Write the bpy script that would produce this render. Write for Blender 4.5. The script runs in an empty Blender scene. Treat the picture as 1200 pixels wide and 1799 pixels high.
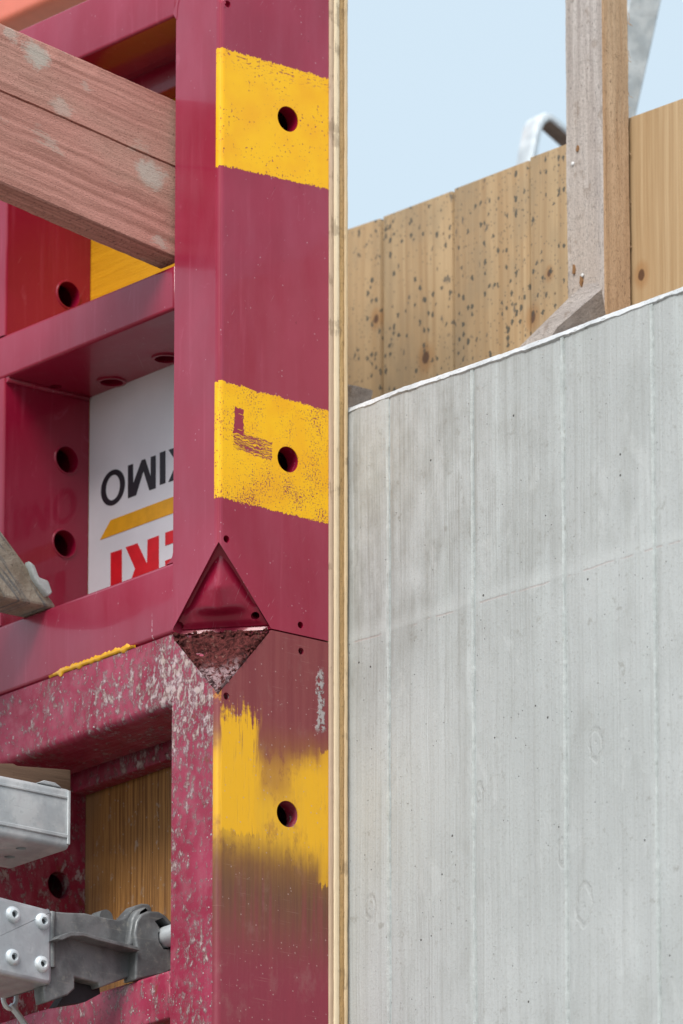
import bpy, bmesh, math, random
from mathutils import Vector, Matrix, noise as mn
R = math.radians
random.seed(7)
# ------------------------------------------------------------------ camera, sky, sun, exposure
SC = bpy.context.scene
COL = SC.collection
F, PITCH, TH = 15000.0, R(17.05), R(38.5)
DIST = 6.178
fw = Vector((-math.cos(TH)*math.cos(PITCH), math.sin(TH)*math.cos(PITCH), math.sin(PITCH)))
rt = fw.cross(Vector((0, 0, 1))).normalized()
up = rt.cross(fw).normalized()
CAM = -DIST*fw + rt*(217/F*DIST)
cd = bpy.data.cameras.new('camera')
cam = bpy.data.objects.new('camera', cd); COL.objects.link(cam)
cd.sensor_fit = 'VERTICAL'; cd.sensor_height = 36; cd.lens = 36*F/1799
cd.clip_start = 0.1; cd.clip_end = 3000
cam.matrix_world = Matrix(((rt.x, up.x, -fw.x, CAM.x), (rt.y, up.y, -fw.y, CAM.y), (rt.z, up.z, -fw.z, CAM.z), (0, 0, 0, 1)))
cd.dof.use_dof = True; cd.dof.focus_distance = 6.16; cd.dof.aperture_fstop = 11
SC.camera = cam
SUN_EL, SUN_AZ = R(46), R(-58)          # azimuth measured in the XY plane from +X
W = bpy.data.worlds.new('World'); SC.world = W; W.use_nodes = True
wn = W.node_tree; bg = wn.nodes['Background']
sky = wn.nodes.new('ShaderNodeTexSky'); sky.sky_type = 'NISHITA'; sky.sun_disc = False
sky.sun_elevation = SUN_EL; sky.sun_rotation = R(90)-SUN_AZ
sky.air_density = 1.0; sky.dust_density = 3.0; sky.ozone_density = 1.0
wmix = wn.nodes.new('ShaderNodeMix'); wmix.data_type = 'RGBA'; wmix.inputs[0].default_value = 0.72
wn.links.new(sky.outputs[0], wmix.inputs[6]); wmix.inputs[7].default_value = (6.6, 7.9, 8.7, 1)   # thin even cloud veil
wn.links.new(wmix.outputs[2], bg.inputs[0]); bg.inputs[1].default_value = 0.10
sd = bpy.data.lights.new('sun', 'SUN'); sd.energy = 2.6; sd.angle = R(28); sd.color = (1, .965, .91)
sun = bpy.data.objects.new('sun', sd); COL.objects.link(sun)
sdir = Vector((math.cos(SUN_EL)*math.cos(SUN_AZ), math.cos(SUN_EL)*math.sin(SUN_AZ), math.sin(SUN_EL)))
sun.rotation_euler = sdir.to_track_quat('Z', 'Y').to_euler()
SC.render.engine = 'CYCLES'
vs = SC.view_settings
vs.view_transform = 'Standard'; vs.look = 'None'; vs.gamma = 1; vs.use_curve_mapping = False; vs.exposure = 0.35

def at(px, py, ax, val):
    """point of the plane ax=val that lies on the line of sight of a photo pixel (used to measure real coordinates)"""
    d = fw + rt*((px-600)/F) + up*((899.5-py)/F)
    i = 'XYZ'.index(ax)
    return CAM + d*((val-CAM[i])/d[i])

# ------------------------------------------------------------------ material kit
class S:
    def __init__(s, m, k): s.m, s.k = m, k
    def _o(s, op, o, r=False):
        return s.m.math(op, o, s) if r else s.m.math(op, s, o)
    def __add__(s, o): return s._o('ADD', o)
    __radd__ = __add__
    def __sub__(s, o): return s._o('SUBTRACT', o)
    def __rsub__(s, o): return s._o('SUBTRACT', o, True)
    def __mul__(s, o): return s._o('MULTIPLY', o)
    __rmul__ = __mul__
    def __truediv__(s, o): return s._o('DIVIDE', o)
    def lt(s, o): return s._o('LESS_THAN', o)
    def gt(s, o): return s._o('GREATER_THAN', o)
    def abs(s): return s.m.math('ABSOLUTE', s, 0)
    def mx(s, o): return s._o('MAXIMUM', o)
    def mn(s, o): return s._o('MINIMUM', o)
class M:
    def __init__(s, name, rough=.6, spec=.5, coat=0, metal=0):
        s.mat = bpy.data.materials.new(name); s.mat.use_nodes = True
        s.nt = s.mat.node_tree; s.b = s.nt.nodes['Principled BSDF']
        s.b.inputs['Roughness'].default_value = rough
        s.b.inputs['Specular IOR Level'].default_value = spec
        s.b.inputs['Coat Weight'].default_value = coat
        s.b.inputs['Coat Roughness'].default_value = .08
        s.b.inputs['Coat IOR'].default_value = 1.6
        s.b.inputs['Metallic'].default_value = metal
    def lk(s, v, sock):
        if isinstance(v, S): s.nt.links.new(v.k, sock)
        elif isinstance(v, (tuple, list)): sock.default_value = tuple(v)+((1,) if len(v) == 3 and sock.type == 'RGBA' else ())
        else: sock.default_value = v
    def math(s, op, a, b):
        n = s.nt.nodes.new('ShaderNodeMath'); n.operation = op
        s.lk(a, n.inputs[0]); s.lk(b, n.inputs[1]); return S(s, n.outputs[0])
    def pos(s):
        n = s.nt.nodes.new('ShaderNodeNewGeometry'); p = s.nt.nodes.new('ShaderNodeSeparateXYZ')
        s.nt.links.new(n.outputs['Position'], p.inputs[0]); return [S(s, o) for o in p.outputs]
    def nrm(s):
        n = s.nt.nodes.new('ShaderNodeNewGeometry'); p = s.nt.nodes.new('ShaderNodeSeparateXYZ')
        s.nt.links.new(n.outputs['True Normal'], p.inputs[0]); return [S(s, o) for o in p.outputs]
    def loc(s):
        n = s.nt.nodes.new('ShaderNodeTexCoord'); p = s.nt.nodes.new('ShaderNodeSeparateXYZ')
        s.nt.links.new(n.outputs['Object'], p.inputs[0]); return [S(s, o) for o in p.outputs]
    def vec(s, x, y, z):
        n = s.nt.nodes.new('ShaderNodeCombineXYZ')
        for i, v in enumerate((x, y, z)): s.lk(v, n.inputs[i])
        return S(s, n.outputs[0])
    def noise(s, v, sc=1, det=4, ro=.55, dist=0):
        n = s.nt.nodes.new('ShaderNodeTexNoise'); s.lk(v, n.inputs['Vector'])
        n.inputs['Scale'].default_value = sc; n.inputs['Detail'].default_value = det
        n.inputs['Roughness'].default_value = ro; n.inputs['Distortion'].default_value = dist
        return S(s, n.outputs['Fac'])
    def vor(s, v, sc=1, rnd=1, feat='F1'):
        n = s.nt.nodes.new('ShaderNodeTexVoronoi'); n.feature = feat; s.lk(v, n.inputs['Vector'])
        n.inputs['Scale'].default_value = sc; n.inputs['Randomness'].default_value = rnd
        c = s.nt.nodes.new('ShaderNodeSeparateColor')
        if feat != 'DISTANCE_TO_EDGE': s.nt.links.new(n.outputs['Color'], c.inputs[0])
        return S(s, n.outputs['Distance']), S(s, c.outputs[0])
    def ss(s, v, a, b, lo=0., hi=1., smooth=True):
        n = s.nt.nodes.new('ShaderNodeMapRange'); n.interpolation_type = 'SMOOTHSTEP' if smooth else 'LINEAR'
        s.lk(v, n.inputs[0])
        for i, q in enumerate((a, b, lo, hi)): s.lk(q, n.inputs[1+i])
        return S(s, n.outputs[0])
    def mix(s, f, a, b):
        n = s.nt.nodes.new('ShaderNodeMix'); n.data_type = 'RGBA'
        s.lk(f, n.inputs[0]); s.lk(a, n.inputs[6]); s.lk(b, n.inputs[7]); return S(s, n.outputs[2])
    def col(s, c): s.lk(c, s.b.inputs['Base Color'])
    def rough(s, c): s.lk(c, s.b.inputs['Roughness'])
    def bump(s, h, st=1.0):
        n = s.nt.nodes.new('ShaderNodeBump'); n.inputs['Distance'].default_value = 1.0; n.inputs['Strength'].default_value = st
        s.lk(h, n.inputs['Height']); s.nt.links.new(n.outputs[0], s.b.inputs['Normal'])
        s.nt.links.new(n.outputs[0], s.b.inputs['Coat Normal'])

RED = (.262, .0030, .028)
def specks(m, P, sc, thr, size):
    d, c = m.vor(m.vec(*P), sc)
    return d.lt(size)*c.gt(thr)

def yellow_line(P1, P2):
    """z = a + k*y of a line on the plane X=0 through two photo points"""
    a, b = at(*P1, 'X', 0), at(*P2, 'X', 0)
    k = (b.z-a.z)/(b.y-a.y); return a.z-k*a.y, k

def make_red_clean():
    m = M('red_enamel_clean', .5, .35, .4); x, y, z = m.pos()
    v = m.vec(x, y, z)
    big = m.noise(v, 14, 3); fine = m.noise(v, 220, 4, .6); st = m.noise(m.vec(x*160, y*160, z*9), 1, 4)
    c = m.mix(m.ss(big, .35, .7), RED, (.295, .005, .035))
    c = m.mix(m.ss(st, .55, .8)*.35, c, (.42, .06, .11))
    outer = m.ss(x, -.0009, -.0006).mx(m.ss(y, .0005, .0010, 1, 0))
    sky_sheen = m.ss(m.noise(m.vec(x*16, y*16, z*5), 1, 6, .6, .15), .36, .68, .03, .12)*outer  # patchy pale pink on outward faces, painted in place of reflected sky
    c = m.mix(sky_sheen, c, (.66, .27, .39))
    # thin dried dust runs and specks
    sp = specks(m, (x*1.0, y, z), 260, .80, .16)
    pale = m.ss(m.noise(v, 60, 3), .5, .62)
    c = m.mix(sp*pale*.45, c, (.55, .33, .38))
    run = ((x+.078+m.noise(m.vec(0, 0, z), 30, 2)*.004-.002).abs()).lt(.0006)*m.ss(m.noise(m.vec(x*300, 0, z*330), 1, 2), .5, .56)*m.ss(z, -.09, -.05, 1, 0)
    c = m.mix(run*.8, c, (.7, .5, .55))
    scr = m.ss(m.noise(m.vec((x+y)*60+z*25, y*10, (x+y)*900-z*500), 1, 2, .5), .705, .73)*m.ss(m.noise(v, 19, 2), .5, .6)
    c = m.mix(scr*.4, c, (.55, .33, .38))
    chip = m.ss(m.noise(v, 130, 4, .65), .70, .73)
    c = m.mix(chip*.6, c, (.10, .004, .012))
    # smeared scuffs
    scf = m.ss(m.noise(m.vec(x*40, y*40, z*25), 1, 5, .7, 1.5), .62, .75)
    c = m.mix(scf*.30, c, (.50, .12, .19))
    # yellow painted bands on the edge face
    wob = (m.noise(v, 150, 4, .65)-.5)*.006 + (m.noise(v, 600, 2, .5)-.5)*.0025
    face = m.ss(x, -.0009, -.0006).mx(m.ss(x, -.0050, -.0044)*m.ss(y, .0055, .006, 1, 0))
    tot = None
    for i, (t1, t2, b1, b2) in enumerate([((385, 83), (577, 138), (385, 289), (577, 333)), ((385, 668), (577, 722), (385, 873), (577, 921))]):
        a, k = yellow_line(t1, t2); e, q = yellow_line(b1, b2)
        zz = z+wob
        msk = m.ss(zz-(a+k*y), -.0002, .0002, 1, 0)*m.ss(zz-(e+q*y), -.0002, .0002)
        if i == 0:
            hol = m.ss(m.noise(v, 420, 3, .6), .615, .66)*m.ss(m.noise(v, 45, 2), .42, .58)
            topw = m.ss(m.noise(m.vec(y*200, 0, z*600), 1, 4), .56, .63)*m.ss((z-(a+k*y)), -.014, -.004)*.8
            hol = hol.mx(topw)
        else:
            grit = m.noise(v, 750, 3, .7)
            dens = m.noise(v, 50, 3)
            hol = m.ss(grit+dens*.35+m.ss(z-(e+q*y), 0, .05, .03, 0), .765, .83)
            if i == 1:
                p1, p2 = at(412, 718, 'X', 0), at(428, 768, 'X', 0)
                q1, q2 = at(410, 752, 'X', 0), at(478, 800, 'X', 0)
                jit = (m.noise(m.vec(y*250, 0, z*250), 1, 3)-.5)*.005
                yy = y+jit; zj = z+jit+(y-.035)*.08
                bar1 = yy.gt(p1.y)*yy.lt(p2.y)*zj.gt(p2.z)*zj.lt(p1.z)
                bar2 = yy.gt(q1.y)*yy.lt(q2.y)*(zj.gt(q2.z-.003))*(zj.lt(q1.z-.003))
                lines = m.noise(m.vec(y*60, 0, zj*900), 1, 2).gt(.38)
                lin2 = m.noise(m.vec(y*50, 0, zj*1500), 1, 3, .6).gt(.50)
                hol = hol.mx((bar1*lines).mx(bar2*lin2))
        mm = msk*(1-hol)
        tot = mm if tot is None else tot.mx(mm)
    tot = tot*face
    yel = m.mix(m.ss(m.noise(v, 30, 3), .35, .7), (.93, .50, .005), (.88, .42, .006))
    c = m.mix(tot, c, yel)
    m.col(c)
    lam = m.noise(v, 7, 2)
    m.rough(m.ss(big, .3, .7, .30, .45)+tot*.12)
    s = m.ss(tot, 0, 1)*.00018
    m.bump(s + fine*.00002 + m.noise(v, 35, 2)*.00022)
    m.lk(m.ss(m.noise(v, 25, 3), .3, .7, .06, .16), m.b.inputs['Coat Roughness'])
    m.lk(.42-tot*.35, m.b.inputs['Coat Weight'])
    return m.mat

def make_red_worn():
    m = M('red_enamel_weathered', .55, .4, .25); x, y, z = m.pos(); v = m.vec(x, y, z)
    edge = m.ss(x, -.0009, -.0006).mx(m.ss(x, -.0050, -.0042)*m.ss(y, .0055, .006, 1, 0))                       # the side of the panel (plane X = 0)
    za = lambda py: at(480, py, 'X', 0).z
    big = m.noise(v, 16, 4)
    c0 = m.mix(m.ss(big, .35, .7), (.26, .008, .038), (.36, .035, .085))
    cr = at(340, 1180, 'Y', 0)
    near = m.ss(((x-cr.x).abs()*.8+(z-cr.z).abs()), .0, .14, .11, 0)*m.ss(y, .001, .003, 1, 0)*.8
    crust = m.noise(m.vec(x*190, y*190, z*120), 1, 9, .78, .15)
    dens = m.noise(v, 26, 3)
    cm = m.ss(crust+dens*.25+near, .65, .76)
    dots = m.ss(m.noise(m.vec((x-z*.35)*330, y*200, z*125), 1, 7, .72, .3)+dens*.12, .685, .72)
    cm2 = cm.mx(dots*.9)
    haze = m.ss(m.noise(m.vec(x*90, y*90, z*60), 1, 5, .7), .42, .68)
    c0 = m.mix(haze*.30, c0, (.46, .20, .24))
    cw = m.mix(m.ss(m.noise(v, 90, 2), .3, .7), (.50, .43, .38), (.62, .53, .55))
    c0 = m.mix(cm2*.78, c0, cw)
    rust = m.ss(m.noise(v, 45, 5, .7), .60, .70)*m.ss(m.noise(v, 9, 2), .45, .6)
    c0 = m.mix(rust*.7, c0, (.16, .06, .02))
    # side face: scraped brownish red, rubbed yellow band, olive smear, red again below
    st = m.noise(m.vec(x, y*420, z*11), 1, 5, .6); st2 = m.noise(m.vec(x, y*170, z*6), 1, 3)
    st3 = m.noise(m.vec(x, y*120, z*40), 1, 3)
    zw = z+(st2-.5)*.045
    c1 = m.mix(m.ss(st2, .3, .7), (.20, .030, .038), (.235, .048, .052))
    olive = m.ss(zw, za(1455), za(1500))*m.ss(zw, za(1600), za(1690), 1, 0)
    c1 = m.mix(m.ss(zw, za(1560), za(1760)), c1, (.235, .022, .045))
    olc = m.mix(m.ss(st, .35, .65), (.105, .048, .020), (.155, .075, .026))
    c1 = m.mix((m.ss(zw, za(1500), za(1440), 1, 0)*m.ss(zw, za(1720), za(1560)))*.80, c1, olc)
    redst = m.ss(st2, .48, .62)*m.ss(z, za(1500), za(1600), 0, 1)
    c1 = m.mix(redst*.4, c1, (.26, .025, .05))
    pale = m.ss(m.noise(m.vec(x, y*700, z*22), 1, 5, .7), .62, .76)
    c1 = m.mix(pale*.38, c1, (.42, .27, .25))
    c1 = m.mix(m.ss(m.noise(m.vec(x, y*55, z*34), 1, 6, .7), .52, .72)*.28, c1, (.30, .17, .15))
    c1 = m.mix(m.ss(m.noise(m.vec(x, y*30+z*8, z*1500), 1, 3, .5), .66, .72)*.25, c1, (.45, .3, .26))
    # yellow: soft spray + solid rubbed patches
    ymid = at(500, 1400, 'X', 0)
    zs = z+(st3-.5)*.012+(st-.5)*.006
    soft = m.ss(zs, za(1255), za(1365), 0, 1)*m.ss(zs, za(1585), za(1440), 0, 1)
    side = m.ss(st, .3, .7, .92, 1)
    yel = (.82, .42, .004)
    mid = m.ss((y-at(478, 1330, 'X', 0).y).abs(), .004, .036, .32, 0)*m.ss(zs, za(1430), za(1370))+m.ss(m.noise(m.vec(x, y*90, z*50), 1, 5, .7), .5, .68)*.25
    soft = soft*(1-mid)
    c1 = m.mix(soft*side*.95, c1, m.mix(m.ss(soft, .3, .95), (.34, .15, .012), (.80, .43, .008)))
    y1, y2, y3 = at(388, 1400, 'X', 0).y, at(455, 1400, 'X', 0).y, at(566, 1400, 'X', 0).y
    jag = (st-.5)*.022+(st3-.5)*.012+(m.noise(v, 160, 4, .7)-.5)*.014
    s1 = m.ss(y+(st3-.5)*.004, y1-.001, y1+.001)*m.ss(y+(st3-.5)*.012+(st2-.5)*.012, y2-.006, y2+.004, 1, 0)*m.ss(z+jag*2.2, za(1278), za(1255), 1, 0)*m.ss(z+jag*.7, za(1476)-.001, za(1476)+.001)
    s2 = m.ss(y+(st3-.5)*.05, .060, .088)*m.ss(z+jag*1.2, za(1350), za(1310), 1, 0)*m.ss(z+jag, za(1520), za(1460))
    s3 = m.ss(y+(st3-.5)*.01, y3-.007, y3+.003)*.8*m.ss(z+jag, za(1305), za(1300), 1, 0)*m.ss(z+jag, za(1535), za(1530))
    ys = s1.mx(s2*.75).mx(s3*.9)
    ys = ys*(1-m.ss(m.noise(m.vec(x, y*600, z*26), 1, 5, .7), .56, .66)*.85)
    c1 = m.mix(ys, c1, yel)
    # spilled grey cement run
    gp = at(563, 1230, 'X', 0)
    run = m.ss((y-gp.y+(m.noise(m.vec(0, y*60, z*60), 1, 5, .7)-.5)*.020).abs(), .002, .0038, 1, 0)*m.ss((z-gp.z).abs(), .020, .026, 1, 0)*m.ss((m.noise(v, 260, 5, .7)+(m.noise(m.vec(0, y*200, z*70), 1, 3)-.5)*.6), .44, .52)
    c1 = m.mix(run*.85, c1, (.42, .40, .40))
    # left rim of side, yellow flakes
    rim = m.ss(y, .0035, .0045, 1, 0)*m.ss(m.noise(v, 140, 4, .7), .50, .55)*m.ss(z, za(1240), za(1260), 1, 0)*m.ss(z, za(1480), za(1470))
    c1 = m.mix(rim*.8, c1, (.55, .22, .02))
    c1 = m.mix(specks(m, (x, y, z), 240, .84, .14)*.55, c1, (.45, .32, .3))
    c = m.mix(edge, c0, c1)
    m.col(c)
    m.rough(m.ss(st, .3, .7, .38, .6)+(1-edge)*cm2*.3)
    m.bump((1-edge)*(cm2*.00055+crust*.0002)+edge*(st*.00004+run*.0004+ys*.00012)+m.noise(v, 40, 2)*.0002)
    m.lk(m.ss(edge, 0, 1, .10, .25), m.b.inputs['Coat Weight'])
    return m.mat

def wood(name, along, c1, c2, c3, ringsc=1.0, rough=.75, dirt=None, bumpamp=.0003, local=False, dirtcol=(.4, .38, .34), fuzz=0, warp=.003, hatch=0):
    """along = index of the grain axis"""
    m = M(name, rough, .25); P = m.loc() if local else m.pos()
    s = [260*ringsc]*3; s[along] = 5
    f = [1300]*3; f[along] = 40
    v = m.vec(*P)
    w = (m.noise(v, 22, 2)-.5)*warp
    Q = [p+w if i != along else p for i, p in enumerate(P)]
    g = m.noise(m.vec(*[q*k for q, k in zip(Q, s)]), 1, 4, .6)
    fi = m.noise(m.vec(*[q*k for q, k in zip(Q, f)]), 1, 3, .6)
    big = m.noise(m.vec(*[q*(18 if i != along else 4) for i, q in enumerate(Q)]), 1, 3)
    c = m.mix(m.ss(g, .32, .68), c1, c2)
    c = m.mix(m.ss(big, .4, .72)*.7, c, c3)
    c = m.mix(m.ss(fi, .55, .75)*.35, c, tuple(q*.55 for q in c1))
    if dirt:
        dm = m.ss(m.noise(v, dirt[0], 4, .6)+(g-.5)*.3+(fi-.5)*.35, dirt[1], dirt[1]+.06)
        c = m.mix(dm*dirt[2], c, dirtcol)
    m.col(c)
    h = g*bumpamp+fi*bumpamp*.6
    if hatch:
        a_, b_, z_ = P
        hn = m.noise(m.vec((a_+z_*.5)*520, b_*300, (z_-a_*.16)*1500), 1, 4, .7, .4)
        c = m.mix(m.ss(hn, .54, .66)*hatch, c, tuple(q*.38 for q in c1)); c = m.mix(m.ss(hn, .42, .32)*hatch*.4, c, tuple(min(1, q*1.35) for q in c2)); m.col(c); h = h+hn*.0009
    if fuzz:
        fz = m.noise(m.vec(*[q*(900 if i != along else 330) for i, q in enumerate(P)]), 1, 5, .75, 1.2)
        h = h+fz*fuzz
        c2_ = m.mix(m.ss(fz, .53, .64)*.75, c, tuple(q*.36 for q in c1)); m.col(c2_)
    m.bump(h)
    return m

def make_ply_board(name, c1, c2, c3, xs=330, dusty=.5):
    m = wood(name, 2, c1, c2, c3, xs/260*1.5, .5, None, .00016); return m

# ------------------------------------------------------------------ mesh kit
BASE = {}
def tag(o, label=None, cat=None, group=None, kind=None):
    if label: o['label'] = label
    if cat: o['category'] = cat
    if group: o['group'] = group
    if kind: o['kind'] = kind
    return o
def thing(name, label, cat, base=(0, 0, 0), group=None):
    o = bpy.data.objects.new(name, None); COL.objects.link(o); o.location = base
    o.empty_display_size = .05; BASE[o] = Vector(base); return tag(o, label, cat, group)
def link(name, bm, mat, parent=None, base=None, smooth=35, kind=None, label=None):
    """bm is in world metres; object origin goes to base (top level) or the parent's origin"""
    b = BASE[parent] if parent else Vector(base or (0, 0, 0))
    bmesh.ops.translate(bm, verts=bm.verts, vec=-b)
    me = bpy.data.meshes.new(name); bm.to_mesh(me); bm.free()
    me.materials.append(mat)
    if smooth:
        me.shade_smooth(); me.set_sharp_from_angle(angle=R(smooth))
        for f in me.polygons:
            if len(f.vertices) > 6: f.use_smooth = False
    o = bpy.data.objects.new(name, me); COL.objects.link(o)
    if parent: o.parent = parent
    else: o.location = b
    BASE[o] = b
    if kind: o['kind'] = kind
    if label: o['label'] = label
    return o
def box(x0, x1, y0, y1, z0, z1, bev=0, seg=2, sel=None, bm=None):
    own = bm is None; bm = bm or bmesh.new()
    r = bmesh.ops.create_cube(bm, size=1)
    for v in r['verts']:
        v.co = Vector(((x0+x1)/2+v.co.x*(x1-x0), (y0+y1)/2+v.co.y*(y1-y0), (z0+z1)/2+v.co.z*(z1-z0)))
    if bev:
        es = {e for v in r['verts'] for e in v.link_edges}
        if sel: es = [e for e in es if sel((e.verts[0].co+e.verts[1].co)/2)]
        bmesh.ops.bevel(bm, geom=list(es), offset=bev, segments=seg, affect='EDGES', profile=.5)
    return bm
def prism(pts, ax, a0, a1, bev=0, seg=2, bm=None, holes=()):
    """pts: 3D points on a plane perpendicular to ax; extruded from a0 to a1 along ax"""
    own = bm is None; b2 = bmesh.new(); i = 'XYZ'.index(ax)
    es = []
    for loop in [pts]+list(holes):
        vv = []
        for p in loop:
            q = Vector(p); q[i] = a0; vv.append(b2.verts.new(q))
        for k in range(len(vv)): es.append(b2.edges.new((vv[k], vv[(k+1) % len(vv)])))
    if holes: bmesh.ops.triangle_fill(b2, edges=es, use_beauty=True)
    else: b2.faces.new(list(b2.verts))
    fs = list(b2.faces)
    ex = bmesh.ops.extrude_face_region(b2, geom=fs)
    dv = Vector((0, 0, 0)); dv[i] = a1-a0
    bmesh.ops.translate(b2, verts=[v for v in ex['geom'] if isinstance(v, bmesh.types.BMVert)], vec=dv)
    bmesh.ops.recalc_face_normals(b2, faces=b2.faces)
    if bev:
        e2 = [e for e in b2.edges if len(e.link_faces) == 2 and e.calc_face_angle(0) > .5]
        bmesh.ops.bevel(b2, geom=e2, offset=bev, segments=seg, affect='EDGES', profile=.5)
    if own: return b2
    me = bpy.data.meshes.new('t'); b2.to_mesh(me); b2.free(); bm.from_mesh(me); bpy.data.meshes.remove(me); return bm
def cyl(p, ax, r, a0, a1, n=32, bm=None, r2=None):
    bm = bm or bmesh.new(); i = 'XYZ'.index(ax); j, k = [(1, 2), (0, 2), (0, 1)][i]
    rr = (r, r2 if r2 is not None else r); rings = []
    for a, rad in zip((a0, a1), rr):
        ring = []
        for t in range(n):
            q = Vector(p); q[i] = a; q[j] += rad*math.cos(2*math.pi*t/n); q[k] += rad*math.sin(2*math.pi*t/n); ring.append(bm.verts.new(q))
        rings.append(ring)
    fs = [bm.faces.new(rings[0]), bm.faces.new(rings[1])]
    for t in range(n): fs.append(bm.faces.new((rings[0][t], rings[0][(t+1) % n], rings[1][(t+1) % n], rings[1][t])))
    bmesh.ops.recalc_face_normals(bm, faces=fs); return bm
def hull(pts):
    bm = bmesh.new()
    for p in pts: bm.verts.new(p)
    bmesh.ops.convex_hull(bm, input=bm.verts); bmesh.ops.recalc_face_normals(bm, faces=bm.faces); return bm
def boolean(bm, cutters, op='DIFFERENCE'):
    me = bpy.data.meshes.new('t'); bm.to_mesh(me); bm.free(); o = bpy.data.objects.new('t', me); COL.objects.link(o); tmp = []
    for c in cutters:
        cm = bpy.data.meshes.new('c'); c.to_mesh(cm); c.free(); co = bpy.data.objects.new('c', cm); COL.objects.link(co); tmp.append(co)
        md = o.modifiers.new('b', 'BOOLEAN'); md.object = co; md.operation = op; md.solver = 'EXACT'
    dg = bpy.context.evaluated_depsgraph_get(); ev = bpy.data.meshes.new_from_object(o.evaluated_get(dg))
    out = bmesh.new(); out.from_mesh(ev)
    for q in tmp+[o]:
        d = q.data; bpy.data.objects.remove(q); bpy.data.meshes.remove(d)
    bpy.data.meshes.remove(ev); return out
def rough_beam(L, w, h, n=60, amp=.0008, m1=6, notch=None, seed=0):
    """box along local +X (0..L), width w along Y, height h along Z, wavy hand-sawn faces"""
    bm = bmesh.new(); prof = []
    def side(a, b, k):
        for i in range(k): prof.append((a[0]+(b[0]-a[0])*i/k, a[1]+(b[1]-a[1])*i/k))
    c = min(w, h)*.045
    P = [(-w/2, -h/2+c), (-w/2+c, -h/2), (w/2-c, -h/2), (w/2, -h/2+c), (w/2, h/2-c), (w/2-c, h/2), (-w/2+c, h/2), (-w/2, h/2-c)]
    for i in range(8):
        a, b = P[i], P[(i+1) % 8]; side(a, b, m1 if i % 2 else 1)
    if notch is not None:   # V groove in the +Y (w/2) face at height notch
        out = []
        for k, (a, b) in enumerate(prof):
            a2, b2 = prof[(k+1) % len(prof)]; out.append((a, b))
            if abs(a-w/2) < 1e-6 and abs(a2-w/2) < 1e-6 and b < notch <= b2:
                out += [(w/2, notch-.0011), (w/2-.006, notch), (w/2, notch+.0007)]
        prof = [(-a, b) for a, b in out]
    rings = []
    for i in range(n+1):
        x = L*i/n; ring = []
        for (a, b) in prof:
            s = mn.noise(Vector((x*14, a*90+seed, b*90)))*amp+mn.noise(Vector((x*120, a*200, b*200+seed)))*amp*.5
            f = Vector((0, a, b)); d = f.normalized() if f.length else f
            ring.append(bm.verts.new((x, a+d.y*s, b+d.z*s)))
        rings.append(ring)
    k = len(prof)
    for i in range(n):
        for j in range(k): bm.faces.new((rings[i][j], rings[i][(j+1) % k], rings[i+1][(j+1) % k], rings[i+1][j]))
    bm.faces.new(rings[0]); bm.faces.new(rings[-1]); bmesh.ops.recalc_face_normals(bm, faces=bm.faces); return bm
def place(o, origin, xdir, zhint):
    x = Vector(xdir).normalized(); y = Vector(zhint).cross(x).normalized(); z = x.cross(y)
    o.matrix_world = Matrix(((x.x, y.x, z.x, origin[0]), (x.y, y.y, z.y, origin[1]), (x.z, y.z, z.z, origin[2]), (0, 0, 0, 1)))
def sweep(path, sec, closed_caps=True):
    """sweep section points (u,v) along path; u along first frame axis (fixed +X), v normal"""
    bm = bmesh.new(); rings = []
    for i, p in enumerate(path):
        a = path[max(i-1, 0)]; b = path[min(i+1, len(path)-1)]; t = (b-a).normalized()
        X = Vector((1, 0, 0)); nrm = t.cross(X).normalized()
        rings.append([bm.verts.new(p+X*u+nrm*v) for u, v in sec])
    k = len(sec)
    for i in range(len(rings)-1):
        for j in range(k): bm.faces.new((rings[i][j], rings[i][(j+1) % k], rings[i+1][(j+1) % k], rings[i+1][j]))
    bm.faces.new(rings[0]); bm.faces.new(rings[-1]); bmesh.ops.recalc_face_normals(bm, faces=bm.faces); return bm
def tube(path, r, n=14):
    bm = bmesh.new(); rings = []
    u = Vector((.3, .5, .81)).normalized()
    for i, p in enumerate(path):
        a = path[max(i-1, 0)]; b = path[min(i+1, len(path)-1)]; t = (b-a).normalized()
        s = t.cross(u).normalized(); q = s.cross(t)
        rings.append([bm.verts.new(p+(s*math.cos(2*math.pi*j/n)+q*math.sin(2*math.pi*j/n))*r) for j in range(n)])
    for i in range(len(rings)-1):
        for j in range(n): bm.faces.new((rings[i][j], rings[i][(j+1) % n], rings[i+1][(j+1) % n], rings[i+1][j]))
    bm.faces.new(rings[0]); bm.faces.new(rings[-1]); bmesh.ops.recalc_face_normals(bm, faces=bm.faces); return bm

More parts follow.
